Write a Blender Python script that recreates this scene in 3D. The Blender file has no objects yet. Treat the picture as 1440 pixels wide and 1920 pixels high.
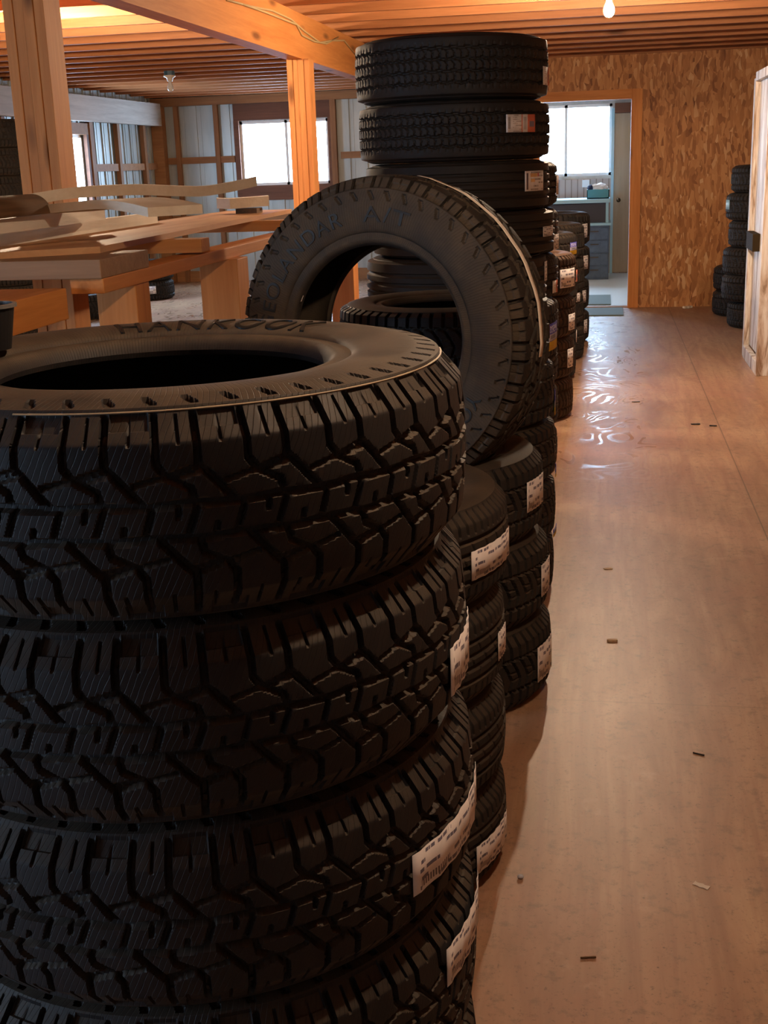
import bpy, bmesh, math, random
import numpy as np
from mathutils import Vector, Matrix
random.seed(7)
SC = bpy.context.scene
COL = SC.collection
PI = math.pi

# ------------------------------------------------------------------ camera maths (world: X across the aisle, Y along it, Z up)
F, W, H, EYE = 2300.0, 1440.0, 1920.0, 1.48
YAW, PITCH, ROLL = 0.179587, 0.276734, math.radians(-2.0)
_fwd = Vector((-math.sin(YAW) * math.cos(PITCH), math.cos(YAW) * math.cos(PITCH), -math.sin(PITCH)))
_rt = Vector((math.cos(YAW), math.sin(YAW), 0))
_up = _rt.cross(_fwd)
RT = _rt * math.cos(ROLL) + _up * math.sin(ROLL)
UP = _up * math.cos(ROLL) - _rt * math.sin(ROLL)
EYEV = Vector((0, 0, EYE))


def ray(x, y):
    return RT * ((x - W / 2) / F) - UP * ((y - H / 2) / F) + _fwd


def at_y(x, y, Y):
    d = ray(x, y)
    return EYEV + d * (Y / d.y)


def at_z(x, y, z):
    d = ray(x, y)
    return EYEV + d * ((z - EYE) / d.z)


def at_x(x, y, X):
    d = ray(x, y)
    return EYEV + d * (X / d.x)


def cyl_hit(x, y, cx, cy, R):
    """angle and height where a sight line meets the upright cylinder of a stacked tire"""
    d = ray(x, y)
    ox, oy = -cx, -cy
    a = d.x ** 2 + d.y ** 2
    b = 2 * (ox * d.x + oy * d.y)
    c = ox * ox + oy * oy - R * R
    disc = b * b - 4 * a * c
    t = (-b - math.sqrt(max(disc, 0))) / (2 * a)
    p = EYEV + d * t
    return math.atan2(p.y - cy, p.x - cx), p.z


# ------------------------------------------------------------------ node helpers
class NT:
    def __init__(self, name):
        self.m = bpy.data.materials.new(name)
        self.m.use_nodes = True
        self.t = self.m.node_tree
        self.t.nodes.clear()
        self.out = self.n('ShaderNodeOutputMaterial')
        self.b = self.n('ShaderNodeBsdfPrincipled')
        self.l(self.b.outputs[0], self.out.inputs[0])

    def n(self, kind, **kw):
        nd = self.t.nodes.new(kind)
        for k, v in kw.items():
            setattr(nd, k, v)
        return nd

    def l(self, a, b):
        self.t.links.new(a, b)

    def put(self, sock, v):
        if isinstance(v, bpy.types.NodeSocket):
            self.l(v, sock)
        elif isinstance(v, (tuple, list)) and len(v) == 3 and sock.type == 'RGBA':
            sock.default_value = (*v, 1)
        else:
            sock.default_value = v

    def coord(self, kind='Object', scale=(1, 1, 1), rot=(0, 0, 0), loc=(0, 0, 0)):
        c = self.n('ShaderNodeTexCoord')
        mp = self.n('ShaderNodeMapping')
        self.l(c.outputs[kind], mp.inputs[0])
        mp.inputs['Scale'].default_value = scale
        mp.inputs['Rotation'].default_value = rot
        mp.inputs['Location'].default_value = loc
        return mp.outputs[0]

    def noise(self, vec, scale, detail=3, rough=.55, dist=0, out=0):
        nd = self.n('ShaderNodeTexNoise')
        self.l(vec, nd.inputs['Vector'])
        nd.inputs['Scale'].default_value = scale
        nd.inputs['Detail'].default_value = detail
        nd.inputs['Roughness'].default_value = rough
        nd.inputs['Distortion'].default_value = dist
        return nd.outputs[out]

    def voro(self, vec, scale, out='Color', feature='F1', rand=1.0):
        nd = self.n('ShaderNodeTexVoronoi', feature=feature)
        self.l(vec, nd.inputs['Vector'])
        nd.inputs['Scale'].default_value = scale
        nd.inputs['Randomness'].default_value = rand
        return nd.outputs[out]

    def wave(self, vec, scale, dist=0, detail=2, dscale=1.0, kind='BANDS', direction='X'):
        nd = self.n('ShaderNodeTexWave', wave_type=kind)
        if kind == 'BANDS':
            nd.bands_direction = direction
        self.l(vec, nd.inputs['Vector'])
        nd.inputs['Scale'].default_value = scale
        nd.inputs['Distortion'].default_value = dist
        nd.inputs['Detail'].default_value = detail
        nd.inputs['Detail Scale'].default_value = dscale
        return nd.outputs['Fac']

    def ramp(self, fac, stops, interp='LINEAR'):
        nd = self.n('ShaderNodeValToRGB')
        nd.color_ramp.interpolation = interp
        el = nd.color_ramp.elements
        while len(el) < len(stops):
            el.new(0.5)
        for e, (p, c) in zip(el, stops):
            e.position = p
            e.color = (*c, 1) if isinstance(c, (tuple, list)) else (c, c, c, 1)
        self.l(fac, nd.inputs[0])
        return nd.outputs[0]

    def math(self, op, a, b=0.0, c=0.0):
        nd = self.n('ShaderNodeMath', operation=op)
        for i, v in enumerate((a, b, c)):
            self.put(nd.inputs[i], v)
        return nd.outputs[0]

    def mix(self, fac, a, b, blend='MIX'):
        nd = self.n('ShaderNodeMix', data_type='RGBA', blend_type=blend)
        self.put(nd.inputs[0], fac)
        self.put(nd.inputs[6], a)
        self.put(nd.inputs[7], b)
        return nd.outputs[2]

    def bump(self, height, strength=.3, dist=.01):
        nd = self.n('ShaderNodeBump')
        nd.inputs['Strength'].default_value = strength
        nd.inputs['Distance'].default_value = dist
        self.l(height, nd.inputs['Height'])
        self.l(nd.outputs[0], self.b.inputs['Normal'])

    def set(self, color=None, rough=None, metal=None, spec=None):
        if color is not None:
            self.put(self.b.inputs['Base Color'], color)
        if rough is not None:
            self.put(self.b.inputs['Roughness'], rough)
        if metal is not None:
            self.put(self.b.inputs['Metallic'], metal)
        if spec is not None:
            self.put(self.b.inputs['Specular IOR Level'], spec)
        return self.m

    def sep(self, vec):
        nd = self.n('ShaderNodeSeparateXYZ')
        self.l(vec, nd.inputs[0])
        return nd.outputs

    def rand(self):
        return self.n('ShaderNodeObjectInfo').outputs['Random']


def plain(name, c, rough=.5, metal=0.0, spec=.5):
    return NT(name).set(c, rough, metal, spec)


def wood(name, light, dark, axis='X', knots=True, rough=.6, vary=.25, dirt=0.0):
    """sawn timber: grain stretched along one axis of the object"""
    t = NT(name)
    k = {'X': (.35, 6, 6), 'Y': (6, .35, 6), 'Z': (6, 6, .35)}[axis]
    v = t.coord('Object', k)
    rnd = t.rand()
    off = t.n('ShaderNodeVectorMath', operation='ADD')
    t.l(v, off.inputs[0])
    cm = t.n('ShaderNodeCombineXYZ')
    for i in range(3):
        t.l(t.math('MULTIPLY', rnd, 37.0 + 11 * i), cm.inputs[i])
    t.l(cm.outputs[0], off.inputs[1])
    v2 = off.outputs[0]
    g1 = t.noise(v2, 2.2, 4, .6, .6)
    g2 = t.noise(v2, 14, 3, .6, .3)
    f = t.math('ADD', t.math('MULTIPLY', g1, .7), t.math('MULTIPLY', g2, .3))
    c = t.ramp(f, [(.3, dark), (.62, light)])
    if knots:
        kv = {'X': (1.6, 7, 7), 'Y': (7, 1.6, 7), 'Z': (7, 7, 2.2)}[axis]
        off2 = t.n('ShaderNodeVectorMath', operation='ADD')
        t.l(t.coord('Object', kv), off2.inputs[0])
        t.l(cm.outputs[0], off2.inputs[1])
        kd = t.voro(off2.outputs[0], 1.0, 'Distance')
        c = t.mix(t.ramp(kd, [(.07, .9), (.2, 0.0)]), c, tuple(x * .3 for x in dark))
    c = t.mix(t.math('MULTIPLY', rnd, vary), c, tuple(x * .55 for x in dark))
    if dirt:
        dn = t.noise(t.coord('Object', (3, 3, 3)), 1.5, 4, .6)
        c = t.mix(t.ramp(dn, [(.45, 0.0), (.7, dirt)]), c, (.12, .09, .07))
    t.bump(g2, .25, .004)
    return t.set(c, rough, 0, .3)


# ------------------------------------------------------------------ materials
M = {}
PINE_L, PINE_D = (.70, .29, .085), (.50, .17, .04)
for ax in 'XYZ':
    M['pine' + ax] = wood('orange_pine_' + ax.lower(), PINE_L, PINE_D, ax)
M['joist'] = wood('joist_pine', (.50, .20, .075), (.32, .115, .038), 'X', knots=True)
M['post'] = wood('post_pine', (.74, .33, .11), (.54, .20, .06), 'Z')
M['stud'] = wood('stud_brown', (.36, .17, .075), (.2, .085, .035), 'Z', knots=False)
M['girt'] = wood('girt_brown', (.42, .2, .085), (.25, .11, .045), 'X', knots=False)
M['reddish'] = wood('red_brown_board', (.2, .085, .05), (.12, .05, .03), 'X', knots=False)
M['header'] = wood('weathered_header', (.6, .55, .5), (.42, .37, .33), 'Y', knots=False)
M['plank_end'] = wood('plank_orange', (.72, .36, .13), (.55, .22, .07), 'X', knots=False)
M['plank'] = wood('plank_grey_brown', (.42, .25, .14), (.25, .14, .075), 'X', knots=False)
M['cream'] = wood('cream_board', (.90, .80, .66), (.78, .66, .50), 'X', knots=False, vary=.03, dirt=.12)
M['creamy'] = wood('cream_board_long', (.92, .83, .70), (.82, .70, .55), 'Y', knots=False, vary=.03, dirt=.1)
M['bark'] = wood('curled_brown_sheet', (.2, .11, .055), (.07, .04, .022), 'Y', knots=False, rough=.85)
M['black_plastic'] = plain('black_plastic', (.012, .012, .013), .45)
M['porcelain'] = plain('porcelain', (.75, .72, .66), .3)
M['box_blue'] = plain('blue_junction_box', (.05, .13, .2), .5)
M['frosted'] = plain('frosted_bulb', (.8, .8, .8), .25)
M['cable'] = plain('cable_sheath', (.55, .4, .2), .5)
M['white_paint'] = plain('white_window_frame', (.8, .8, .8), .4)
M['paper'] = plain('paper_scrap', (.8, .7, .6), .8)
M['chip'] = plain('wood_chip', (.62, .45, .28), .8)
M['dark_scrap'] = plain('dark_scrap', (.03, .025, .02), .8)
M['pebble'] = plain('pale_blue_pebble', (.45, .5, .6), .5)
M['yellow'] = plain('ridge_highlight_tone', (.3, .24, .16), .6)  # pale tone imitates light caught on a mold ridge
M['teal'] = plain('teal_bin', (.05, .33, .42), .4)
M['blue_cab'] = NT('dark_blue_cabinet')
_t = M['blue_cab']
M['blue_cab'] = _t.set(_t.ramp(_t.noise(_t.coord('Object', (1, 1, 1)), 9, 4), [(.35, (.05, .09, .16)), (.7, (.1, .16, .25))]), .5)
M['cab_dark'] = plain('cabinet_inner_shade', (.015, .02, .045), .4)  # near-black tone for the shaded inside of the shelf
M['cab_top'] = plain('pale_blue_laminate', (.35, .6, .72), .3)
M['door'] = wood('beige_door', (.48, .38, .27), (.40, .31, .21), 'Z', knots=False)
M['mat'] = plain('grey_green_mat', (.16, .22, .22), .9)
M['knob'] = plain('dark_knob', (.08, .06, .04), .35, 1.0)
M['latch'] = plain('dark_latch', (.035, .024, .012), .8, 0, .05)

for nm_, st_ in (('bulb_lit', 4300), ('bulb_weak', 1400)):
    t = NT(nm_)
    t.b.inputs['Base Color'].default_value = (1, 1, 1, 1)
    t.b.inputs['Emission Color'].default_value = (1.0, .74, .50, 1)
    t.b.inputs['Emission Strength'].default_value = st_
    M[nm_] = t.m

# glass: clear with a fresnel sheen
t = NT('window_glass')
tr = t.n('ShaderNodeBsdfTransparent')
gl = t.n('ShaderNodeBsdfGlossy')
gl.inputs['Roughness'].default_value = .02
fr = t.n('ShaderNodeFresnel')
fr.inputs[0].default_value = 1.25
mx = t.n('ShaderNodeMixShader')
gm = t.n('ShaderNodeNewGeometry')
t.l(t.math('MULTIPLY', fr.outputs[0], t.math('SUBTRACT', 1.0, gm.outputs['Backfacing'])), mx.inputs[0])
t.l(tr.outputs[0], mx.inputs[1])
t.l(gl.outputs[0], mx.inputs[2])
t.l(mx.outputs[0], t.out.inputs[0])
M['glass'] = t.m

# rubber
def rubber(name, base, dust, amt, sipes=True, rough=.58, side=.5):
    t = NT(name)
    v = t.coord('Object', (1, 1, 1))
    n1 = t.noise(v, 9, 5, .65)
    n2 = t.noise(v, 60, 3, .6)
    rnd = t.rand()
    f = t.math('MULTIPLY', t.ramp(n1, [(.42, 0.0), (.75, 1.0)]), amt)
    f = t.math('ADD', f, t.math('MULTIPLY', t.ramp(n2, [(.5, 0.0), (.8, 1.0)]), amt * .5))
    nrm = t.sep(t.n('ShaderNodeTexCoord').outputs['Normal'])
    flank = t.ramp(t.math('ABSOLUTE', nrm[2]), [(.45, 0.0), (.78, 1.0)])
    flank = t.math('MULTIPLY', flank, t.ramp(n1, [(.25, .35), (.6, 1.0)]))
    f = t.math('MINIMUM', t.math('ADD', f, t.math('MULTIPLY', flank, side)), 1.0)
    c = t.mix(f, base, dust)
    c = t.mix(t.math('MULTIPLY', rnd, .25), c, (base[0] * 1.6, base[1] * 1.35, base[2] * 1.1))
    t.set(c, t.ramp(n1, [(.3, rough - .06), (.7, rough + .16)]), 0, .28)
    if sipes:
        uv = t.n('ShaderNodeUVMap')
        mp = t.n('ShaderNodeMapping')
        t.l(uv.outputs[0], mp.inputs[0])
        mp.inputs['Rotation'].default_value = (0, 0, .5)
        w = t.wave(mp.outputs[0], 2.2, 1.5, 1, 1.0)
        lines = t.ramp(w, [(.0, 0.0), (.06, 1.0)])
        h = t.math('ADD', t.math('MULTIPLY', lines, 1.0), t.math('MULTIPLY', n2, .5))
        t.bump(h, .55, .002)
    else:
        t.bump(n2, .15, .002)
    return t.m


M['rubber'] = rubber('tire_rubber', (.0135, .0125, .0145), (.10, .076, .052), .15, side=.7)
M['rubber_dusty'] = rubber('tire_rubber_dusty', (.017, .0155, .0155), (.10, .072, .047), .25, side=.5, rough=.72)
M['rubber_plain'] = rubber('tire_rubber_plain', (.0135, .0125, .0135), (.06, .046, .034), .22, sipes=False)
M['rubber_brown'] = rubber('tire_rubber_brown', (.03, .019, .013), (.13, .07, .038), .5, sipes=False)
M['letter'] = plain('raised_rubber_letter', (.016, .0145, .0135), .5, 0, .3)

# labels
def label_mat(name, style):
    t = NT(name)
    uv = t.n('ShaderNodeUVMap')
    s = t.sep(uv.outputs[0])
    U, V = s[0], s[1]

    def band(x, a, b):
        return t.math('MULTIPLY', t.math('GREATER_THAN', x, a), t.math('LESS_THAN', x, b))

    def rows(n, dens, su=34.0):
        vr = t.math('MULTIPLY', V, float(n))
        row = t.math('FLOOR', vr)
        fr = t.math('FRACT', vr)
        cb = t.n('ShaderNodeCombineXYZ')
        t.l(t.math('MULTIPLY', U, su), cb.inputs[0])
        t.l(t.math('MULTIPLY', row, 7.3), cb.inputs[1])
        nz = t.noise(cb.outputs[0], 1.0, 2, .6)
        cb2 = t.n('ShaderNodeCombineXYZ')
        t.l(t.math('MULTIPLY', U, 3.0), cb2.inputs[0])
        t.l(t.math('MULTIPLY', row, 3.7), cb2.inputs[1])
        nz2 = t.noise(cb2.outputs[0], 1.0, 1, .5)
        m = t.math('MULTIPLY', t.math('GREATER_THAN', nz, dens), t.math('GREATER_THAN', nz2, .46))
        return t.math('MULTIPLY', m, band(fr, .25, .72))
    dirt = t.noise(t.coord('Object'), 40, 3)
    white = t.mix(t.ramp(dirt, [(.4, 0.0), (.8, .35)]), (.78, .74, .74), (.52, .46, .42))
    ink = (.12, .11, .16)
    if style == 'white':
        c = t.mix(t.math('MULTIPLY', rows(5, .47), band(U, .05, .95)), white, ink)
        bar = t.math('MULTIPLY', band(U, .06, .34), band(V, .1, .27))
        wv = t.math('GREATER_THAN', t.math('FRACT', t.math('MULTIPLY', U, 46.0)), .42)
        c = t.mix(t.math('MULTIPLY', bar, wv), c, (.1, .08, .09))
    elif style == 'red':
        c = t.mix(t.math('MULTIPLY', rows(9, .45, 60.0), band(U, .2, .48)), white, (.35, .3, .28))
        bar = t.math('MULTIPLY', band(U, .05, .13), band(V, .2, .85))
        wv = t.math('GREATER_THAN', t.math('FRACT', t.math('MULTIPLY', V, 21.0)), .4)
        c = t.mix(t.math('MULTIPLY', bar, wv), c, (.15, .13, .14))
        c = t.mix(band(U, .48, .515), c, (.65, .16, .1))
        c = t.mix(t.math('MULTIPLY', band(U, .55, .66), band(V, .15, .85)), c, (.5, .47, .48))
        c = t.mix(band(U, .70, 1.1), c, (.66, .17, .1))
        c = t.mix(t.math('MULTIPLY', band(U, .76, .95), band(V, .3, .62)), c, (.2, .16, .22))
    elif style == 'orange':
        c = t.mix(t.math('MULTIPLY', rows(6, .45, 40.0), band(U, .25, .95)), white, (.3, .25, .22))
        c = t.mix(t.math('MULTIPLY', band(U, .07, .16), band(V, .08, .9)), c, (.1, .07, .09))
        c = t.mix(t.math('MULTIPLY', band(U, .25, .6), band(V, .7, .88)), c, (.72, .4, .16))
        c = t.mix(t.math('MULTIPLY', band(U, .28, .5), band(V, .45, .6)), c, (.72, .45, .2))
        c = t.mix(t.math('MULTIPLY', band(U, .62, .72), band(V, .72, .9)), c, (.6, .1, .08))
    else:                                                        # blue and yellow
        nz = t.noise(t.coord('UV', (26, 9, 1)), 1.0, 2, .6)
        scr = t.math('MULTIPLY', band(nz, .5, .6), t.math('MULTIPLY', band(V, .66, .92), band(U, .08, .8)))
        c = t.mix(scr, (.07, .07, .42), (.8, .8, .85))
        c = t.mix(band(V, .36, .6), c, t.mix(t.math('MULTIPLY', band(U, .15, .6), band(V, .42, .56)), (.45, .44, .55), (.2, .2, .25)))
        c = t.mix(t.math('LESS_THAN', V, .34), c, (.8, .58, .04))
    return t.set(c, .5, 0, .4)


for s_ in ('white', 'red', 'orange', 'blueyellow'):
    M['label_' + s_] = label_mat('paper_label_' + s_, s_)

# oriented strand board
t = NT('strand_board')
co = t.coord('Object', (1, 1, 1))
ds = t.noise(co, 5, 2, .5, 0, 1)
mxv = t.n('ShaderNodeMix', data_type='VECTOR')
mxv.inputs[0].default_value = .06
t.l(co, mxv.inputs[4])
t.l(ds, mxv.inputs[5])
vv = mxv.outputs[1]
def scaled(sc_, rot):
    mp = t.n('ShaderNodeMapping')
    t.l(vv, mp.inputs[0])
    mp.inputs['Scale'].default_value = sc_
    mp.inputs['Rotation'].default_value = rot
    return mp.outputs[0]
a1 = t.sep(t.voro(scaled((44, 1, 10), (0, .3, 0)), 1.0))[0]
a2 = t.sep(t.voro(scaled((36, 1, 9), (0, -.4, 0)), 1.0))[0]
a3 = t.sep(t.voro(scaled((34, 1, 15), (0, .9, 0)), 1.0))[0]
sel = t.sep(t.voro(scaled((26, 1, 9), (0, .15, 0)), 1.0))[1]
m1 = t.mix(t.math('GREATER_THAN', sel, .36), a1, a2)
m2 = t.mix(t.math('GREATER_THAN', sel, .68), m1, a3)
big = t.noise(co, 1.3, 3)
f = t.math('ADD', t.math('MULTIPLY', m2, .8), t.math('MULTIPLY', big, .35))
c = t.ramp(f, [(.08, (.12, .045, .02)), (.22, (.34, .14, .055)), (.58, (.50, .225, .085)), (.88, (.60, .30, .125)), (1.0, (.70, .44, .24))])
t.set(c, .6, 0, .25)
t.bump(m2, .3, .003)
M['osb'] = t.m

# plywood floor
t = NT('plywood_floor')
co = t.coord('Object', (1, 1, 1), loc=(-1.27, 6.65, 0))
st = t.coord('Object', (3.2, .5, 1))
g1 = t.noise(st, 2.2, 5, .6, 1.2)
g2 = t.noise(t.coord('Object', (1, 1, 1)), 1.1, 4, .6)
g3 = t.noise(co, 28, 4, .7)
base = t.ramp(g1, [(.28, (.33, .19, .115)), (.5, (.455, .285, .175)), (.72, (.56, .375, .235))])
streak = t.noise(t.coord('Object', (16, .8, 1)), 1.6, 4, .65, .4)
base = t.mix(t.ramp(streak, [(.48, 0.0), (.7, .75)]), base, (.36, .2, .13))
base = t.mix(t.ramp(g2, [(.42, 0.0), (.68, .55)]), base, (.40, .20, .14))
base = t.mix(t.ramp(g3, [(.54, 0.0), (.72, .6)]), base, (.2, .14, .1))
grit = t.noise(co, 110, 3, .7)
base = t.mix(t.ramp(grit, [(.58, 0.0), (.72, .6)]), base, (.13, .09, .07))
base = t.mix(t.ramp(t.noise(co, 6, 5, .7), [(.6, 0.0), (.72, .35)]), base, (.66, .46, .32))
spk = t.voro(co, 22, 'Distance')
base = t.mix(t.ramp(spk, [(.03, .7), (.075, 0.0)]), base, (.08, .055, .04))
s = t.sep(co)
def seam(x, period, off, wid):
    fr_ = t.math('FRACT', t.math('ADD', t.math('DIVIDE', x, period), off))
    return t.math('LESS_THAN', fr_, wid / period)
jx = seam(s[0], 1.22, .459, .006)
jy = t.math('MULTIPLY', seam(s[1], 2.44, .676, .005), .45)
j = t.math('MAXIMUM', jx, jy)
base = t.mix(t.math('MULTIPLY', j, .6), base, (.1, .07, .05))
dv = t.coord('Object', (1.0, .55, 1))
dn = t.noise(dv, 2.4, 2, .5, 1.0)
rings = t.math('SINE', t.math('MULTIPLY', dn, 95.0))
rings = t.ramp(rings, [(.35, 0.0), (.75, 1.0)])
wear = t.ramp(t.noise(co, 2.6, 3, .6), [(.40, 0.0), (.6, 1.0)])
far = t.ramp(t.math('MULTIPLY_ADD', t.math('ADD', s[1], t.math('MULTIPLY', g2, 2.5)), .1, 0.0), [(.64, 0.0), (.82, 1.0)])
side_ = t.ramp(t.math('ADD', t.math('MULTIPLY', s[0], .3), .4), [(.455, 1.0), (.54, 0.0)])
varn = t.math('MULTIPLY', t.math('MULTIPLY', rings, wear), t.math('MULTIPLY', far, side_))
rg = t.math('SUBTRACT', .44, t.math('MULTIPLY', varn, .30))
t.set(base, rg, 0, t.math('ADD', .3, t.math('MULTIPLY', varn, .25)))
t.bump(t.math('ADD', t.math('MULTIPLY', rings, .12), t.math('MULTIPLY', g3, .3)), .08, .003)
M['floor'] = t.m

# metal siding of the outer walls
t = NT('metal_siding')
t.set(t.ramp(t.noise(t.coord('Object', (3, 3, .4)), 2.2, 4), [(.35, (.36, .39, .39)), (.7, (.5, .53, .52))]), .38, .25, .5)
M['siding'] = t.m

t = NT('whitewashed_wood')
v = t.coord('Object', (5, 5, .6))
n = t.noise(v, 2.4, 5, .65, 1.0)
c = t.ramp(n, [(.38, (.30, .20, .13)), (.47, (.62, .53, .46)), (.58, (.86, .84, .82))])
t.set(c, .6, 0, .3)
M['whitewash'] = t.m

t = NT('plywood_top')
n = t.noise(t.coord('Object', (3, .5, 3)), 2.5, 5, .6, .8)
t.set(t.ramp(n, [(.3, (.42, .2, .08)), (.7, (.64, .36, .17))]), .6, 0, .3)
M['plytop'] = t.m
t = NT('wall_panelling')
n = t.wave(t.coord('Object', (1, 1, 1)), 4.0, 0, 0)
t.set(t.ramp(n, [(.03, (.2, .13, .1)), (.1, (.42, .32, .27))]), .5)
M['panel'] = t.m

# ------------------------------------------------------------------ mesh helpers
def tag(o, label=None, cat=None, group=None, kind=None):
    for k, v in (('label', label), ('category', cat), ('group', group), ('kind', kind)):
        if v:
            o[k] = v
    return o


def link(name, me, parent=None):
    o = bpy.data.objects.new(name, me)
    COL.objects.link(o)
    if parent is not None:
        o.parent = parent
    return o


def empty(name, loc, label=None, cat=None, group=None, rz=0.0):
    o = bpy.data.objects.new(name, None)
    COL.objects.link(o)
    o.location = loc
    o.rotation_euler = (0, 0, rz)
    o.empty_display_size = .1
    return tag(o, label, cat, group)


def bm_box(bm, lo, hi):
    c = [(lo[i] + hi[i]) / 2 for i in range(3)]
    s = [abs(hi[i] - lo[i]) for i in range(3)]
    bmesh.ops.create_cube(bm, size=1.0, matrix=Matrix.Translation(c) @ Matrix.Diagonal((*s, 1)))


def from_bm(name, bm, mat, parent=None, bevel=0.0, smooth=False):
    if bevel:
        bmesh.ops.bevel(bm, geom=bm.edges[:], offset=bevel, segments=2, affect='EDGES', profile=.6)
    bmesh.ops.recalc_face_normals(bm, faces=bm.faces[:])
    me = bpy.data.meshes.new(name)
    bm.to_mesh(me)
    bm.free()
    if mat is not None:
        me.materials.append(mat)
    if smooth:
        me.polygons.foreach_set('use_smooth', [True] * len(me.polygons))
    return link(name, me, parent)


def box(name, lo, hi, mat, parent=None, bevel=0.0, origin=True):
    """a box given in world space, or in the parent's space; its own origin at its centre"""
    c = Vector([(lo[i] + hi[i]) / 2 for i in range(3)])
    bm = bmesh.new()
    bm_box(bm, Vector(lo) - c, Vector(hi) - c)
    o = from_bm(name, bm, mat, parent, bevel)
    o.location = c
    return o


def lathe(bm, prof, seg=32, axis='Z', at=(0, 0, 0)):
    rings = []
    for r, z in prof:
        ring = []
        for k in range(seg):
            a = 2 * PI * k / seg
            ring.append(bm.verts.new((at[0] + r * math.cos(a), at[1] + r * math.sin(a), at[2] + z)))
        rings.append(ring)
    for a, b in zip(rings, rings[1:]):
        for k in range(seg):
            bm.faces.new((a[k], a[(k + 1) % seg], b[(k + 1) % seg], b[k]))
    if prof[0][0] > 1e-6:
        bm.faces.new(rings[0][::-1])
    if prof[-1][0] > 1e-6:
        bm.faces.new(rings[-1])


def tube(name, pts, rad, mat, parent=None, seg=8):
    bm = bmesh.new()
    pts = [Vector(p) for p in pts]
    rings = []
    for i, p in enumerate(pts):
        d = (pts[min(i + 1, len(pts) - 1)] - pts[max(i - 1, 0)]).normalized()
        u = d.cross(Vector((0, 0, 1)))
        if u.length < 1e-3:
            u = d.cross(Vector((1, 0, 0)))
        u.normalize()
        w = d.cross(u)
        rings.append([bm.verts.new(p + u * rad * math.cos(2 * PI * k / seg) + w * rad * math.sin(2 * PI * k / seg)) for k in range(seg)])
    for a, b in zip(rings, rings[1:]):
        for k in range(seg):
            bm.faces.new((a[k], a[(k + 1) % seg], b[(k + 1) % seg], b[k]))
    bm.faces.new(rings[0][::-1])
    bm.faces.new(rings[-1])
    return from_bm(name, bm, mat, parent, smooth=True)


def sweep_board(name, pts, width_dir, width, thick, mat, parent=None):
    """a board whose near lower edge follows pts; width_dir horizontal, thickness up"""
    pts = [Vector(p) for p in pts]
    wd = Vector(width_dir).normalized() * width
    c = sum(pts, Vector()) / len(pts)
    bm = bmesh.new()
    rings = []
    for p in pts:
        q = p - c
        rings.append([bm.verts.new(v) for v in (q, q + wd, q + wd + Vector((0, 0, thick)), q + Vector((0, 0, thick)))])
    for a, b in zip(rings, rings[1:]):
        for k in range(4):
            bm.faces.new((a[k], a[(k + 1) % 4], b[(k + 1) % 4], b[k]))
    bm.faces.new(rings[0][::-1])
    bm.faces.new(rings[-1])
    o = from_bm(name, bm, mat, parent)
    o.location = c
    return o


# ------------------------------------------------------------------ tires
def rot_pattern(pl, u0):
    return [([(u0 - u, -s) for u, s in pts], hw, d) for pts, hw, d in pl]


def V(v):
    return 1 - 2 * v * .96


def pattern_all_terrain():
    up = [
        ([(0, 1.3), (0, V(.15)), (.09, V(.2)), (.39, V(.41))], .0040, .011),
        ([(.555, 1.3), (.555, V(.14)), (.65, V(.22)), (.90, V(.30)), (.945, V(.40))], .0036, .010),
        ([(-.32, V(.235)), (.055, V(.185))], .0028, .008),
        ([(.30, V(.265)), (.66, V(.215)), (1.02, V(.15))], .0028, .008),
        ([(-.055, V(.40)), (.39, V(.415)), (.945, V(.395))], .0040, .011),
        ([(-.04, V(.42)), (-.167, V(.62))], .0032, .009),
        ([(.48, V(.42)), (.37, V(.62))], .0032, .009),
        ([(.76, V(.41)), (.74, V(.49))], .0028, .008),
        ([(.27, 1.0), (.27, 1.3)], .0016, .005),
        ([(.80, 1.0), (.80, 1.3)], .0016, .005),
    ]
    return up + rot_pattern(up[:5] + up[7:], .9)


def pattern_block():
    pl = []
    for s in (1, -1):
        pl += [([(0, 1.3 * s), (0, .58 * s)], .0042, .011), ([(.5, 1.3 * s), (.5, .58 * s)], .0042, .011),
               ([(-.25, .6 * s), (.0, .52 * s), (.25, .6 * s), (.5, .52 * s), (.75, .6 * s)], .0042, .011)]
    pl += [([(.0, .56), (.3, .15)], .0036, .010), ([(.5, .56), (.8, .15)], .0036, .010),
           ([(.3, .15), (.45, -.15), (.3, -.56)], .0036, .010), ([(.8, .15), (.95, -.15), (.8, -.56)], .0036, .010),
           ([(.3, .15), (.8, .1)], .0024, .007), ([(.45, -.15), (.95, -.1)], .0024, .007)]
    return pl


def pattern_zig():
    pl = []
    for s0 in (.62, .22, -.2, -.6):
        pl.append(([(-.25, s0 - .035), (.25, s0 + .035), (.75, s0 - .035)], .0042, .012))
    for s0 in (.42, 0, -.4):
        pl.append(([(.1, s0 + .2), (.35, s0 + .03), (.25, s0 - .18)], .0022, .006))
        pl.append(([(.6, s0 + .2), (.85, s0 + .03), (.75, s0 - .18)], .0022, .006))
    for s in (1, -1):
        pl.append(([(.1, .66 * s), (.1, .8 * s)], .0018, .004))
        pl.append(([(.6, .66 * s), (.6, .8 * s)], .0018, .004))
    return pl


def pattern_rib(lat=True):
    pl = [([(-.5, s0), (1.5, s0)], .0046, .010) for s0 in (.56, .18, -.18, -.56)]
    if lat:
        for s in (1, -1):
            pl += [([(.0, 1.28 * s), (.06, .75 * s)], .0022, .006), ([(.5, 1.28 * s), (.56, .75 * s)], .0022, .006)]
        pl += [([(.2, .5), (.4, .25)], .0014, .004), ([(.2, -.5), (.4, -.25)], .0014, .004), ([(.7, .1), (.85, -.1)], .0014, .004)]
    return pl


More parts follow.
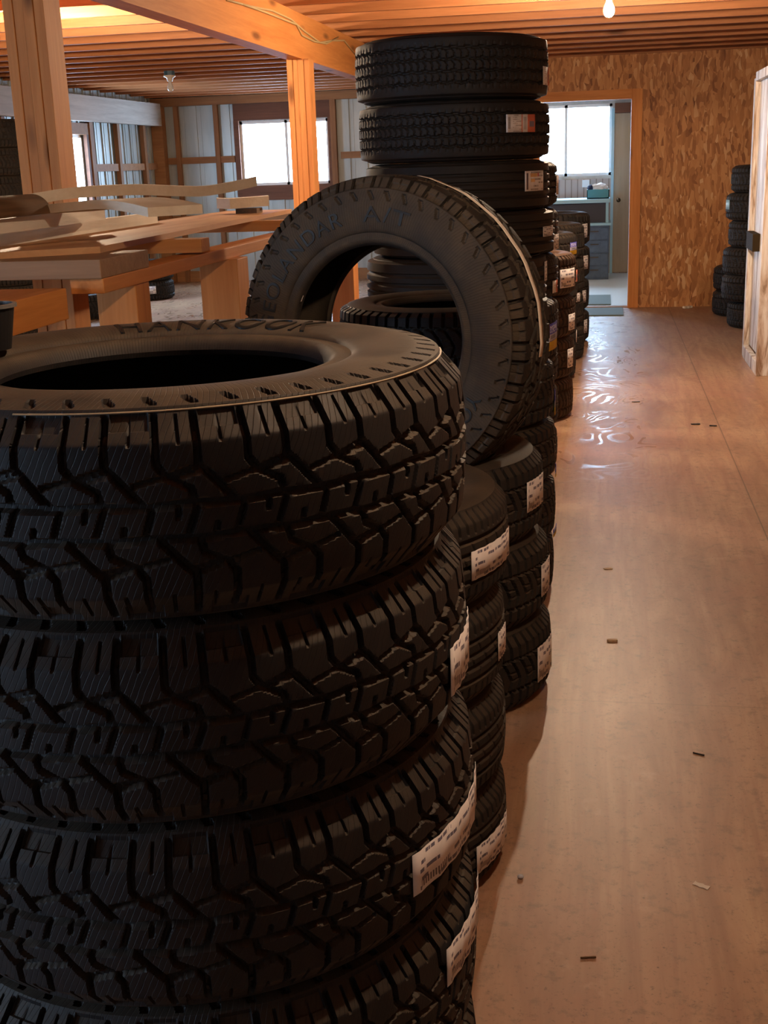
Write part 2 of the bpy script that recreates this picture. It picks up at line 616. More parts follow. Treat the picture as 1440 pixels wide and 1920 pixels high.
def depth_map(pl, nu, sarr, tile_len, tw):
    U = (np.arange(nu) / nu)[:, None] * tile_len * np.ones((1, len(sarr)))
    Vv = (sarr * tw)[None, :] * np.ones((nu, 1))
    D = np.zeros_like(U)
    for pts, hw, dep in pl:
        for (a, b) in zip(pts, pts[1:]):
            for sh in (-2, -1, 0, 1, 2):
                ax, ay = (a[0] + sh) * tile_len, a[1] * tw
                bx, by = (b[0] + sh) * tile_len, b[1] * tw
                dx, dy = bx - ax, by - ay
                L2 = dx * dx + dy * dy
                tt = np.clip(((U - ax) * dx + (Vv - ay) * dy) / max(L2, 1e-12), 0, 1)
                dist = np.hypot(U - ax - tt * dx, Vv - ay - tt * dy)
                q = np.clip((hw + .0011 - dist) / .0022, 0, 1)
                D = np.maximum(D, dep * q * q * (3 - 2 * q))
    return D


def tire_mesh(name, R, w, rim, pl, tiles, nu, nv, mat, twf=.38, fins=0, chamfer=.25):
    """one tire lying flat: axis Z, centred on the origin"""
    tw = w * twf
    tile_len = 2 * PI * R / tiles
    nth = tiles * nu
    smax = 1.0 + chamfer
    sarr = np.linspace(-smax, smax, nv)
    D = depth_map(pl, nu, sarr, tile_len, tw)
    D = np.tile(D, (tiles, 1))                                    # nth x nv
    crown = .006 * R / .4
    a = np.clip(np.abs(sarr), 0, 1)
    e = np.clip((np.abs(sarr) - 1) / chamfer, 0, 1)
    rt = R - crown * a ** 2 - e * (R * .062)
    zt = np.sign(sarr) * (tw * a + e * (w * .45 - tw))
    nr = np.where(e > 0, .62, 1.0)
    nz = np.where(e > 0, .78, 0.0) * np.sign(sarr)
    # sidewall from ring line to bead and the inside, upper half (mirrored for the lower)
    k = R - crown - R * .062
    if fins:
        up = [(k - .004 * R, .462 * w)] + [(k - R * q, .468 * w + .03 * w * (q / .09)) for q in np.linspace(.008, .09, 9)]
    else:
        up = [(k - .004 * R, .462 * w), (k - .03 * R, .478 * w), (k - .06 * R, .49 * w)]
    rb = up[-1][0]
    span = rb - rim
    side = up + [(rim + span * q, z * w) for q, z in ((.86, .5), (.7, .5), (.52, .492), (.40, .478), (.33, .466), (.30, .448), (.24, .446), (.17, .452), (.12, .448), (.07, .43), (.03, .405), (.0, .375))]
    inner = [(rim + .002, .345 * w), (rim + .010, .34 * w), (rim + span * .35, .44 * w), (rim + span * .7, .465 * w), (R * .90, .45 * w), (R * .935, .37 * w), (R * .948, .2 * w), (R * .95, 0)]
    half = side + inner
    rs = [p[0] for p in half]
    zs = [p[1] for p in half]
    rl = list(rt) + rs + rs[-2::-1]
    zl = list(zt) + zs + [-z for z in zs[-2::-1]]
    nrl = list(nr) + [0] * (len(rl) - nv)
    nzl = list(nz) + [0] * (len(rl) - nv)
    rl, zl, nrl, nzl = map(np.array, (rl, zl, nrl, nzl))
    P = len(rl)
    Dall = np.zeros((nth, P))
    Dall[:, :nv] = D
    if fins:
        uu = (np.arange(nth) % nu) / nu
        nf = len(up)
        for idx0, sgn in ((nv, 1), (P - nf, -1)):
            for q in range(nf):
                qi = q / (nf - 1)
                kk = idx0 + q if sgn == 1 else P - 1 - q
                off = (uu + qi * .18 + .05) % .5
                slot = ((off > .09) & (off < .17 + .06 * (1 - qi)) & (qi > .25) & (qi < .8)).astype(float) * .005
                Dall[:, kk] += slot
                nrl[kk], nzl[kk] = 0.0, float(sgn)
        # stepped lugs on the chamfer of alternate blocks
        u1 = (np.arange(nth) % nu) / nu
        for vi in range(nv):
            if e[vi] > .45:
                Dall[:, vi] = np.maximum(Dall[:, vi], np.where((u1 > .06) & (u1 < .5), .0035, 0))
    th = np.arange(nth) * 2 * PI / nth
    r = rl[None, :] - Dall * nrl[None, :]
    z = zl[None, :] - Dall * nzl[None, :]
    co = np.stack([r * np.cos(th)[:, None], r * np.sin(th)[:, None], z], 2).reshape(-1, 3)
    i = np.arange(nth)[:, None]
    j = np.arange(P)[None, :]
    i2, j2 = (i + 1) % nth, (j + 1) % P
    quads = np.stack([i * P + j, i2 * P + j, i2 * P + j2, i * P + j2], 2).reshape(-1, 4)
    me = bpy.data.meshes.new(name)
    nvt, nf_ = len(co), len(quads)
    me.vertices.add(nvt)
    me.vertices.foreach_set('co', co.astype(np.float32).ravel())
    me.loops.add(nf_ * 4)
    me.loops.foreach_set('vertex_index', quads.astype(np.int32).ravel())
    me.polygons.add(nf_)
    me.polygons.foreach_set('loop_start', np.arange(0, nf_ * 4, 4, dtype=np.int32))
    uvl = me.uv_layers.new(name='UVMap')
    uo = np.stack([i + 0 * j, i + 1 + 0 * j, i + 1 + 0 * j, i + 0 * j], 2).reshape(-1) / nu
    jj = np.stack([0 * i + j, 0 * i + j, 0 * i + j + 1, 0 * i + j + 1], 2).reshape(-1) / nv * 4.0
    uvl.data.foreach_set('uv', np.stack([uo * 2.0, jj], 1).astype(np.float32).ravel())
    me.update(calc_edges=True)
    me.validate()
    me.polygons.foreach_set('use_smooth', [True] * nf_)
    try:
        me.set_sharp_from_angle(angle=math.radians(38))
    except Exception:
        pass
    me.materials.append(mat)
    me['R'], me['w'], me['rim'] = R, w, rim
    return me


def side_z(me, r):
    """height of the sidewall surface at radius r (lying tire, upper side)"""
    R, w, rim = me['R'], me['w'], me['rim']
    k = R - .006 * R / .4 - R * .062
    rb = k - .09 * R if me.name.startswith('fin') else k - .06 * R
    q = (r - rim) / (rb - rim)
    xs = [.24, .30, .33, .40, .52, .7, .86, 1.0, 1.3]
    ys = [.446, .448, .466, .478, .492, .5, .5, .495, .462]
    return float(np.interp(q, xs, ys)) * w


def lettering(parent, text, theta_c, r_base, height, me, span=None):
    cu = bpy.data.curves.new('txt', 'FONT')
    cu.body = text
    cu.size = height / .72
    cu.extrude = .0012
    cu.space_character = 1.12
    tmp = bpy.data.objects.new('txt', cu)
    COL.objects.link(tmp)
    dg = bpy.context.evaluated_depsgraph_get()
    m2 = bpy.data.meshes.new_from_object(tmp.evaluated_get(dg))
    bpy.data.objects.remove(tmp)
    n = len(m2.vertices)
    co = np.empty(n * 3, np.float32)
    m2.vertices.foreach_get('co', co)
    co = co.reshape(-1, 3)
    xm, wd = (co[:, 0].min() + co[:, 0].max()) / 2, co[:, 0].max() - co[:, 0].min()
    k = (span * (r_base + height / 2) / wd) if span else 1.0
    th = theta_c - (co[:, 0] - xm) * k / (r_base + height / 2)
    r = r_base + co[:, 1]
    z = np.array([side_z(me, rr) for rr in r]) + co[:, 2] + .0012
    out = np.stack([r * np.cos(th), r * np.sin(th), z], 1)
    m2.vertices.foreach_set('co', out.astype(np.float32).ravel())
    m2.update()
    m2.name = 'sidewall_lettering'
    m2.materials.clear()
    m2.materials.append(M['letter'])
    return link('sidewall_lettering', m2, parent)


def wrap_label(tire, R, th0, length, zlo, zhi, mat, label=None, lift=.0025, name='paper_label', skew=0.0, rz=None):
    """paper sticker wrapped round the tread, from angle th0 onwards (world angle), local heights zlo..zhi"""
    rz = tire.rotation_euler.z if rz is None else rz
    n = 18
    bm = bmesh.new()
    uvl = bm.loops.layers.uv.new('UVMap')
    vs = []
    for k in range(n + 1):
        a = th0 - rz + length / R * k / n
        dz = skew * k / n
        wob = .0012 * math.sin(k * 1.9)
        vs.append([bm.verts.new(((R + lift + wob) * math.cos(a), (R + lift + wob) * math.sin(a), z + dz)) for z in (zlo, zhi)])
    for k in range(n):
        f_ = bm.faces.new((vs[k][0], vs[k + 1][0], vs[k + 1][1], vs[k][1]))
        for lp, uv in zip(f_.loops, ((k / n, 0), ((k + 1) / n, 0), ((k + 1) / n, 1), (k / n, 1))):
            lp[uvl].uv = uv
    o = from_bm(name, bm, mat, tire, smooth=True)
    sm = o.modifiers.new('thickness', 'SOLIDIFY')
    sm.thickness = .0006
    if label:
        o['label'] = label
    return o


def px_label(tire, x, ytop, ybot, length, mat, lab=None, skew=0.0):
    """sticker whose left edge is seen at x between ytop and ybot; wraps away to the right"""
    R = tire.data['R']
    cx, cy, cz = tire.location
    a1, z1 = cyl_hit(x, ytop, cx, cy, R + .002)
    a2, z2 = cyl_hit(x, ybot, cx, cy, R + .002)
    h = tire.data['w'] * .5
    z1, z2 = min(z1 - cz, h), max(z2 - cz, -h)
    return wrap_label(tire, R, (a1 + a2) / 2, length, min(z1, z2), max(z1, z2), mat, lab, skew=skew)


ME = {}
AT = pattern_all_terrain()
BL, ZG, RB = pattern_block(), pattern_zig(), pattern_rib()
ME['A'] = tire_mesh('fin_large_all_terrain_tire', .404, .25, .218, AT, 26, 58, 104, M['rubber'], twf=.335, fins=1, chamfer=.36)
ME['L'] = tire_mesh('fin_upright_all_terrain_tire', .418, .25, .240, AT, 24, 40, 76, M['rubber_dusty'], twf=.37, fins=1, chamfer=.3)
ME['B'] = tire_mesh('touring_tire', .335, .21, .200, RB, 46, 16, 60, M['rubber_dusty'], twf=.34, chamfer=.34)
ME['C'] = tire_mesh('block_tread_tire', .36, .236, .222, BL, 34, 22, 64, M['rubber_dusty'], twf=.345, chamfer=.34)
ME['D'] = tire_mesh('winter_block_tire', .37, .212, .210, BL, 30, 22, 56, M['rubber'], twf=.40)
ME['E1'] = tire_mesh('commercial_ribbed_tire', .372, .238, .210, ZG, 44, 14, 56, M['rubber_plain'], twf=.42, chamfer=.18)
ME['E3'] = tire_mesh('straight_ribbed_tire', .362, .186, .215, pattern_rib(False), 30, 12, 50, M['rubber_plain'], twf=.42, chamfer=.18)
ME['F'] = tire_mesh('road_tire', .33, .21, .2, RB, 40, 10, 36, M['rubber_plain'], twf=.38)
ME['G'] = tire_mesh('dusty_road_tire', .33, .238, .2, BL, 30, 12, 36, M['rubber_brown'], twf=.38)
ME['H'] = tire_mesh('far_block_tire', .33, .248, .2, BL, 28, 12, 36, M['rubber_dusty'], twf=.38)
ME['I'] = tire_mesh('far_chunky_tire', .34, .262, .2, BL, 24, 12, 36, M['rubber_plain'], twf=.38)
ME['R'] = tire_mesh('dark_tire', .34, .2275, .2, BL, 28, 10, 36, M['rubber_plain'], twf=.38)


def tire(key, x, y, z, label, group, rz=None, tilt=(0, 0)):
    o = link('tire', ME[key])
    o.location = (x, y, z)
    o.rotation_euler = (tilt[0], tilt[1], random.uniform(0, 6.28) if rz is None else rz)
    return tag(o, label, 'tire', group)


ORD = ['top', 'second from the top', 'third from the top', 'fourth from the top', 'fifth from the top', 'sixth from the top', 'seventh from the top', 'eighth from the top']


def stack(keys, x_right, y, pitch, where, group, notes=None, jit=.006, offs=None, side=-1):
    """tires from the bottom up; returns them top first"""
    z = 0.0
    out = []
    n = len(keys)
    for i, k in enumerate(keys):
        p = pitch[i] if isinstance(pitch, (list, tuple)) else pitch
        R = ME[k]['R']
        w = ME[k]['w']
        pos = n - 1 - i
        nm = ('bottom tire' if i == 0 and n > 1 else ('top tire' if pos == 0 else 'tire ' + ORD[pos]))
        desc = (notes or {}).get(pos, '')
        lab = f'black {nm} of {where}' + (', ' + desc if desc else '')
        dx = (offs[pos] if offs else random.uniform(-jit, jit))
        o = tire(k, x_right + side * R + dx, y + random.uniform(-jit, jit), z + p / 2, lab, group)
        if abs(p - w) > .004:
            o.scale = (1, 1, p / w)
        z += p
        out.append(o)
    return out[::-1]


# nearest stack A
GA = 'tires of the nearest stack'
A = stack(['A'] * 5, -.577 + .404, 1.56, .25, 'the nearest stack', GA,
          {0: 'large open hole, pale highlight line round its shoulder', 1: 'white label just round its edge', 2: 'long white label curling round', 3: 'white label close above the floor'}, jit=.003, offs=[0, -.004, .003, .004, .004])
A[0].rotation_euler.z = 1.03
lettering(A[0], 'HANKOOK', math.radians(90) - 1.03, .262, .056, ME['A'], span=1.15)
wrap_label(A[0], .2475, math.radians(88), .02, .1065, .1115, M['paper'], 'small cream sticker inside the bead', name='bead_sticker')
# thin pale strip imitating light caught on the top tire's shoulder ridge
bm = bmesh.new()
ln = [(math.radians(a), .3725) for a in range(-95, 16, 3)]
q0 = None
for a, r in ln:
    a -= 1.03
    q = [bm.verts.new((rr * math.cos(a), rr * math.sin(a), zz)) for rr, zz in ((r - .0011, .1148), (r + .0011, .1138))]
    if q0:
        bm.faces.new((q0[0], q[0], q[1], q0[1]))
    q0 = q
pl_ = from_bm('ridge_highlight', bm, M['yellow'], A[0])
pl_.modifiers.new('t', 'SOLIDIFY').thickness = .0012
px_label(A[1], 845, 1216, 1308, .16, M['label_white'])
px_label(A[2], 774, 1604, 1683, .27, M['label_white'])
px_label(A[3], 838, 1780, 1852, .20, M['label_white'])

# stack B
GB = 'tires of the second stack along the aisle'
B = stack(['B'] * 4, -.189, 2.41, .2115, 'the second stack along the aisle', GB,
          {0: 'brown dusty shoulder and white label', 1: 'small white label', 3: 'white label near the floor'}, jit=.003, offs=[.008, 0, 0, 0])
px_label(B[0], 884, 1035, 1090, .19, M['label_white'])
px_label(B[1], 934, 1187, 1240, .07, M['label_white'])
px_label(B[3], 894, 1588, 1640, .17, M['label_white'])

# stack C, carries the upright tire
GC = 'tires under the upright tire'
C = stack(['C'] * 3, -.136, 3.35, .236, 'the low stack under the upright tire', GC,
          {0: 'foil-like white label', 1: 'white label', 2: 'white label'}, jit=.003, offs=[-.016, 0, .008])
px_label(C[0], 988, 905, 962, .13, M['label_white'])
px_label(C[1], 1015, 1060, 1120, .10, M['label_white'])
px_label(C[2], 1008, 1215, 1280, .13, M['label_white'])

# upright tire L
L = link('tire', ME['L'])
tag(L, 'large black tire standing upright on the low stack, long pale strip along its tread', 'tire')
LC = Vector((-.552, 3.27, 1.034))
n_face = Vector((-.29, -1.0, .04)).normalized()
xa = Vector((0, 0, 1)).cross(n_face).normalized()
ya = n_face.cross(xa)
L.matrix_world = Matrix.Translation(LC) @ Matrix((xa, ya, n_face)).transposed().to_4x4()
lettering(L, 'GEOLANDAR', math.radians(141), .30, .040, ME['L'], span=1.25)
lettering(L, 'A/T', math.radians(82), .30, .040, ME['L'], span=.42)
lettering(L, 'YOKOHAMA', math.radians(-55), .30, .040, ME['L'], span=1.05)
wrap_label(L, .418, math.radians(-6), .62, -.012, .012, M['paper'], 'long pale paper strip', name='tread_strip', rz=0.0)
wrap_label(L, .232, math.radians(152), .018, .1165, .1185, M['paper'], 'small cream sticker', name='bead_sticker', rz=0.0)

# stack D
GD = 'tires with blue and yellow labels'
D = stack(['D'] * 5, -.150, 4.2, .206, 'the stack behind the upright tire', GD,
          {0: 'large blue yellow label', 1: 'blue label'}, jit=.004)
px_label(D[0], 1029, 608, 660, .12, M['label_blueyellow'])
px_label(D[1], 1040, 735, 780, .10, M['label_blueyellow'])
px_label(D[2], 1041, 880, 920, .09, M['label_blueyellow'])
px_label(D[3], 1037, 995, 1035, .09, M['label_blueyellow'])

# tall stack E
GE = 'tires of the tallest stack'
ez = [.225, .225, .225, .225, .224, .166, .187, .218, .230]
E_ = stack(['E3', 'E3', 'E3', 'E3', 'E3', 'E3', 'E3', 'E1', 'E1'], -.205, 5.0, ez, 'the tallest stack', GE,
           {0: 'chalk marks on its ribs, red label edge', 1: 'wide white and red label', 2: 'white and orange label', 3: 'torn white label', 4: 'small white label'},
           offs=[-.006, 0, .0, .02, -.01, .0, 0, 0, 0])
E_[0].data['R']
px_label(E_[0], 1018, 124, 160, .10, M['label_red'])
px_label(E_[1], 949, 212, 249, .15, M['label_red'])
px_label(E_[2], 984, 321, 359, .125, M['label_orange'])
px_label(E_[3], 1018, 424, 445, .10, M['label_white'])
px_label(E_[4], 1021, 497, 527, .05, M['label_white'])

# farther stacks
FS = stack(['F'] * 7, -.205, 6.0, .2095, 'the stack behind the tallest one', 'tires behind the tallest stack', {0: 'red and white label'})
px_label(FS[0], 1043, 330, 365, .08, M['label_red'])
px_label(FS[1], 1038, 440, 468, .09, M['label_white'])
px_label(FS[2], 1036, 527, 550, .07, M['label_red'])
G = stack(['G'] * 4, -.152, 7.3, .2385, 'the rusty brown stack past the tall ones', 'tires of the rusty brown stack', {0: 'broad white label'}, offs=[.008, .006, .002, -.004])
px_label(G[0], 1050, 506, 541, .16, M['label_white'])
px_label(G[1], 1066, 590, 620, .1, M['label_white'])
px_label(G[2], 1064, 655, 690, .08, M['label_white'])
Hs = stack(['H'] * 4, -.165, 8.6, .248, 'the yellow labelled stack near the office', 'tires of the yellow label stack', {0: 'yellow and blue label'})
px_label(Hs[0], 1069, 455, 478, .12, M['label_blueyellow'])
px_label(Hs[1], 1074, 505, 530, .1, M['label_red'])
px_label(Hs[2], 1080, 620, 645, .06, M['label_white'])
J = stack(['H'] * 4, -.128, 9.5, .252, 'the last stack but one before the office', 'tires of the last stack but one')
px_label(J[2], 1080, 545, 567, .06, M['label_white'])
I_ = stack(['I'] * 4, -.100, 10.4, .262, 'the farthest stack, nearest the office', 'tires of the farthest stack', {0: 'white label', 1: 'white label', 3: 'white label low down'})
px_label(I_[0], 1092, 420, 446, .08, M['label_white'])
px_label(I_[1], 1094, 480, 505, .08, M['label_white'])
px_label(I_[2], 1092, 545, 568, .06, M['label_white'])
px_label(I_[3], 1095, 600, 625, .06, M['label_white'])

# right-hand stack by the strand board wall
RS = stack(['R'] * 6, 1.03, 11.2, .2275, 'the stack by the strand board wall', 'tires by the strand board wall', {1: 'blue sticker'},
           offs=[.05, .015, .045, .005, .005, .06], side=1)
wrap_label(RS[1], .34, math.radians(183), .10, -.02, .06, M['cab_top'], 'small blue sticker', name='sticker')
RB2 = stack(['R'] * 2, 1.04, 12.05, .2275, 'the low pair tucked behind the right-hand stack', 'low pair of tires at the right', side=1)

# left background
LW = stack(['H'] * 8, -5.22, 11.0, .2475, 'the tall stack against the left wall', 'tires of the stack against the left wall')
BG = stack(['R'] * 2, -5.08, 14.3, .2275, 'the low stack seen under the bench', 'tires on the floor beyond the bench', {0: 'pale label'})
wrap_label(BG[1], .34, math.radians(-70), .12, -.03, .06, M['label_white'])
BG2 = stack(['I'] * 1, -5.15, 12.45, .262, 'a lone tire lying on the floor by the left wall', 'lone tire by the left wall')
BG2[0]['label'] = 'lone black tire lying on the floor beyond the bench legs by the left wall'

# ------------------------------------------------------------------ room shell
XL, XR, YB, YF, ZC = -5.94, 3.4, 16.5, -3.2, 2.405
YO, XO = 12.7, -2.12                                               # office front wall and its left side


def struct(o):
    o['kind'] = 'structure'
    return o


struct(box('floor', (XL - .1, YF - .1, -.1), (XR + .1, YB + .1, 0), M['floor']))
_f = bpy.data.objects['floor']
struct(box('ceiling', (XL - .1, YF - .1, ZC + .24), (XR + .1, YB + .1, ZC + .30), M['joist']))


def wall(name, axis, pos, thick, a0, a1, z1, holes, mat, ribs=0, inward=1, z0=0.0):
    """upright wall with rectangular holes (a_lo, a_hi, z_lo, z_hi); axis 'x' runs along X at Y=pos, 'y' along Y at X=pos"""
    bm = bmesh.new()
    cuts = sorted({a0, a1, *[h[0] for h in holes], *[h[1] for h in holes]})

    def bx(u0, u1, za, zb, t0, t1):
        if u1 - u0 < 1e-5 or zb - za < 1e-5:
            return
        if axis == 'x':
            bm_box(bm, (u0, min(t0, t1), za), (u1, max(t0, t1), zb))
        else:
            bm_box(bm, (min(t0, t1), u0, za), (max(t0, t1), u1, zb))
    segs = []
    for u0, u1 in zip(cuts, cuts[1:]):
        hs = [h for h in holes if h[0] <= u0 + 1e-6 and h[1] >= u1 - 1e-6]
        z = z0
        for h in sorted(hs, key=lambda q: q[2]):
            segs.append((u0, u1, z, h[2]))
            z = h[3]
        segs.append((u0, u1, z, z1))
    for u0, u1, za, zb in segs:
        bx(u0, u1, za, zb, pos, pos + thick)
    if ribs:
        u = a0 + ribs / 2
        while u < a1:
            za_list = [(z0, z1)]
            for h in holes:
                if h[0] - .03 < u < h[1] + .03:
                    za_list = [(z0, h[2]), (h[3], z1)]
            for za, zb in za_list:
                bx(u - .018, u + .018, za, zb, pos, pos - .016 * inward)
                bx(u + .07, u + .078, za, zb, pos, pos - .005 * inward)
            u += ribs
    o = from_bm(name, bm, mat)
    return struct(o)


WB = (-4.76, -3.555, 1.25, 2.075)          # back window
WL = (12.75, 14.02, 1.02, 1.915)           # left window
WL2 = (-1.6, .2, .9, 2.0)                  # second left window, beside the camera
WD = (-2.0, -1.1, .06, 2.05)             # glazed outer door, added out of view to brighten the office floor
WO = (-.98, .105, 1.24, 2.11)              # office window
wall('wall_back', 'x', YB, .06, XL, XR, ZC + .24, [WB, WO, WD], M['siding'], ribs=.23)
wall('wall_left', 'y', XL, -.06, YF, YB, ZC + .24, [WL, WL2], M['siding'], ribs=.23, inward=-1)
wall('wall_right', 'y', XR, .08, YF, YB, ZC + .24, [], M['osb'])
wall('wall_front', 'x', YF, -.08, XL, XR, ZC + .24, [], M['siding'])
DOOR = (-.62, .262, 0.0, 2.0)
wall('wall_office', 'x', YO, .10, XO, XR, ZC, [DOOR], M['osb'])
wall('wall_office_side', 'y', XO, .08, YO + .10, YB, ZC, [], M['osb'])
struct(box('ceiling_office', (XO, YO + .1, ZC - .02), (XR, YB, ZC), M['panel']))
# panelling over the lower back wall inside the office
struct(box('trim_1', (WD[1] + .05, YB - .03, 0), (XR, YB - .018, 1.20), M['panel']))
struct(box('floor_office', (XO + .08, YO + .1, 0), (XR, YB - .03, .008), plain('daylit_floor_tone', (.74, .8, .8), .35)))  # pale colour stands for strong daylight washing the office floor
# door casing
struct(box('trim_2', (.262, YO - .02, 0), (.365, YO, 2.09), M['pineZ']))
struct(box('trim_3', (-.72, YO - .02, 2.0), (.262, YO, 2.09), M['pineX']))
struct(box('trim_4', (-.72, YO - .02, 0), (-.62, YO, 2.0), M['pineZ']))
struct(box('trim_5', (-.62, YO, 0), (.262, YO + .1, .012), M['plank']))       # sill

# ceiling joists across the room
ntrim = 6
y = 1.2
joists = []
Yj = YO - .02
ys_ = []
while Yj > YF + .2:
    ys_.append(Yj)
    Yj -= .5
Yj = YO + .48
while Yj < YB - .05:
    ys_.append(Yj)
    Yj += .5
for q, yy in enumerate(sorted(ys_)):
    x1 = XR if yy < YO + .1 else XO
    x0_ = XL + .01
    bm = bmesh.new()
    bm_box(bm, (x0_, -.02, -.12), (x1, .02, .12))
    o = from_bm('trim_%d' % ntrim, bm, M['joist'])
    o.location = (0, yy, ZC + .12)
    struct(o)
    ntrim += 1

# wall framing: studs and girts
def trim(lo, hi, mat):
    global ntrim
    o = struct(box('trim_%d' % ntrim, lo, hi, mat))
    ntrim += 1
    return o


def xb(px, yy=280):
    return at_y(px, yy, YB - .06).x


def yl(px, yy=280):
    return at_x(px, yy, XL + .06).y


trim((XL, YB - .11, 2.30), (XO, YB - .018, ZC), M['girt'])                      # top plate
for p0, p1 in ((330, 337), (404, 411)):
    trim((xb(p0), YB - .075, 0), (xb(p1) + .01, YB - .02, 2.30), M['stud'])
trim((XL + .005, YB - .16, 0), (XL + .16, YB - .02, 2.30), M['girt'])              # corner post
trim((xb(622), YB - .09, 0), (xb(632), YB - .02, 2.30), M['stud'])
for za, zb in ((1.56, 1.645), (.80, .885), (.0, .14)):
    trim((XL + .17, YB - .055, za), (WB[0] - .08, YB - .017, zb), M['girt'])
    trim((WB[1] + .16, YB - .055, za), (XO, YB - .017, zb), M['girt'])
trim((WB[0] - .05, YB - .055, .80), (WB[1] + .05, YB - .017, .885), M['girt'])
trim((WB[0] - .05, YB - .055, 1.06), (WB[1] + .05, YB - .017, 1.11), M['reddish'])
# boards round the back window
trim((WB[0] - .07, YB - .05, 2.085), (WB[1] + .09, YB - .017, 2.30), M['reddish'])
trim((WB[0] - .07, YB - .06, 1.11), (WB[0], YB - .017, 2.085), M['reddish'])
trim((WB[1], YB - .06, 1.11), (WB[1] + .07, YB - .017, 2.085), M['reddish'])
trim((WB[0], YB - .06, 1.11), (WB[1], YB - .017, 1.25), M['reddish'])
# left wall framing
for y0, y1 in ((14.95, 15.03), (15.85, 15.93), (14.10, 14.2), (10.2, 10.28), (9.2, 9.28), (12.55, 12.65), (11.9, 11.98)):
    trim((XL + .02, y0, 0), (XL + .075, y1, 2.06), M['stud'])
for za, zb in ((1.5, 1.585), (.75, .835), (0, .14)):
    trim((XL + .017, 14.2, za), (XL + .055, YB - .16, zb), M['girt'])
    trim((XL + .017, 4.0, za), (XL + .055, 12.55, zb), M['girt'])
trim((XL + .017, 12.65, .86), (XL + .06, 14.10, 1.02), M['girt'])
trim((XL + .017, 12.65, 1.915), (XL + .06, 14.10, 2.04), M['girt'])
trim((XL + .017, 14.02, 1.02), (XL + .06, 14.10, 1.915), M['reddish'])
hd = box('ceiling_beam', (XL + .08, 4.0, 2.055), (XL + .16, YB - .17, 2.335), M['header'])
tag(hd, 'pale weathered beam high along the left wall above the window', 'beam')


def window(idx, lo, hi, axis, mull=None):
    """frame around an opening; lo/hi = (along, z)"""
    pos, th = axis
    w_ = .035
    bm = bmesh.new()

    def bx(a0, a1, z0, z1):
        if pos[0] == 'x':
            bm_box(bm, (a0, pos[1], z0), (a1, pos[1] + th, z1))
        else:
            bm_box(bm, (pos[1] - th, a0, z0), (pos[1], a1, z1))
    bx(lo[0], hi[0], lo[1], lo[1] + w_)
    bx(lo[0], hi[0], hi[1] - w_, hi[1])
    bx(lo[0], lo[0] + w_, lo[1], hi[1])
    bx(hi[0] - w_, hi[0], lo[1], hi[1])
    if mull is not None:
        bx(mull - .018, mull + .018, lo[1], hi[1])
    fr_ = struct(from_bm('window_%d' % idx, bm, M['white_paint']))
    bm = bmesh.new()
    if pos[0] == 'x':
        bm_box(bm, (lo[0] + .03, pos[1] + th * .45, lo[1] + .03), (hi[0] - .03, pos[1] + th * .55, hi[1] - .03))
    else:
        bm_box(bm, (pos[1] - th * .55, lo[0] + .03, lo[1] + .03), (pos[1] - th * .45, hi[0] - .03, hi[1] - .03))
    from_bm('window_pane', bm, M['glass'], fr_)
    return fr_


window(1, (WB[0], WB[2]), (WB[1], WB[3]), (('x', YB), .06), mull=-4.13)
window(2, (WL[0], WL[2]), (WL[1], WL[3]), (('y', XL), .06))
window(3, (WO[0], WO[2]), (WO[1], WO[3]), (('x', YB), .06), mull=-.47)
window(5, (WD[0], WD[2]), (WD[1], WD[3]), (('x', YB), .06))  # added unseen door glazing, lets more daylight onto the office floor
window(4, (WL2[0], WL2[2]), (WL2[1], WL2[3]), (('y', XL), .06), mull=-.7)

# girder and its posts
gb = box('ceiling_beam', (-1.995, 1.5, 2.135), (-1.89, YO + 1.0, ZC), M['pineY'])
tag(gb, 'long orange timber girder under the joists, carried by the two posts', 'beam')


def post(x0, x1, y0, y1, plies, label):
    e_ = empty('wooden_post', ((x0 + x1) / 2, (y0 + y1) / 2, 0), label, 'post', 'posts carrying the girder')
    d = (x1 - x0) / plies
    for k in range(plies):
        o = box('ply_board', (x0 - (x0 + x1) / 2 + d * k, -(y1 - y0) / 2 + .004 * (k % 2), 0), (x0 - (x0 + x1) / 2 + d * (k + 1) - .0008, (y1 - y0) / 2, 2.135), M['post'], e_, bevel=.002)
    return e_


post(-1.992, -1.846, 4.14, 4.28, 4, 'thick laminated orange wooden post close to the bench, nearest the camera')
post(-1.992, -1.846, 8.06, 8.20, 4, 'slimmer orange laminated post in front of the bright back window')

# cables on the girder
for k, pts in enumerate((((425, 0), (470, 12), (510, 20), (545, 36), (570, 58), (600, 80), (622, 76), (645, 76), (668, 105)),
                         ((455, 8), (495, 22), (530, 36), (556, 46), (566, 66), (590, 78), (612, 82), (634, 70)))):
    o = tube('cable', [at_x(px, py, -1.886 + .002 * k) for px, py in pts], .006, M['cable'])
    tag(o, ('upper slack tan cable running along the girder face' if k == 0 else 'lower tan cable looping along the girder face near the far post'), 'cable', 'cables on the girder')

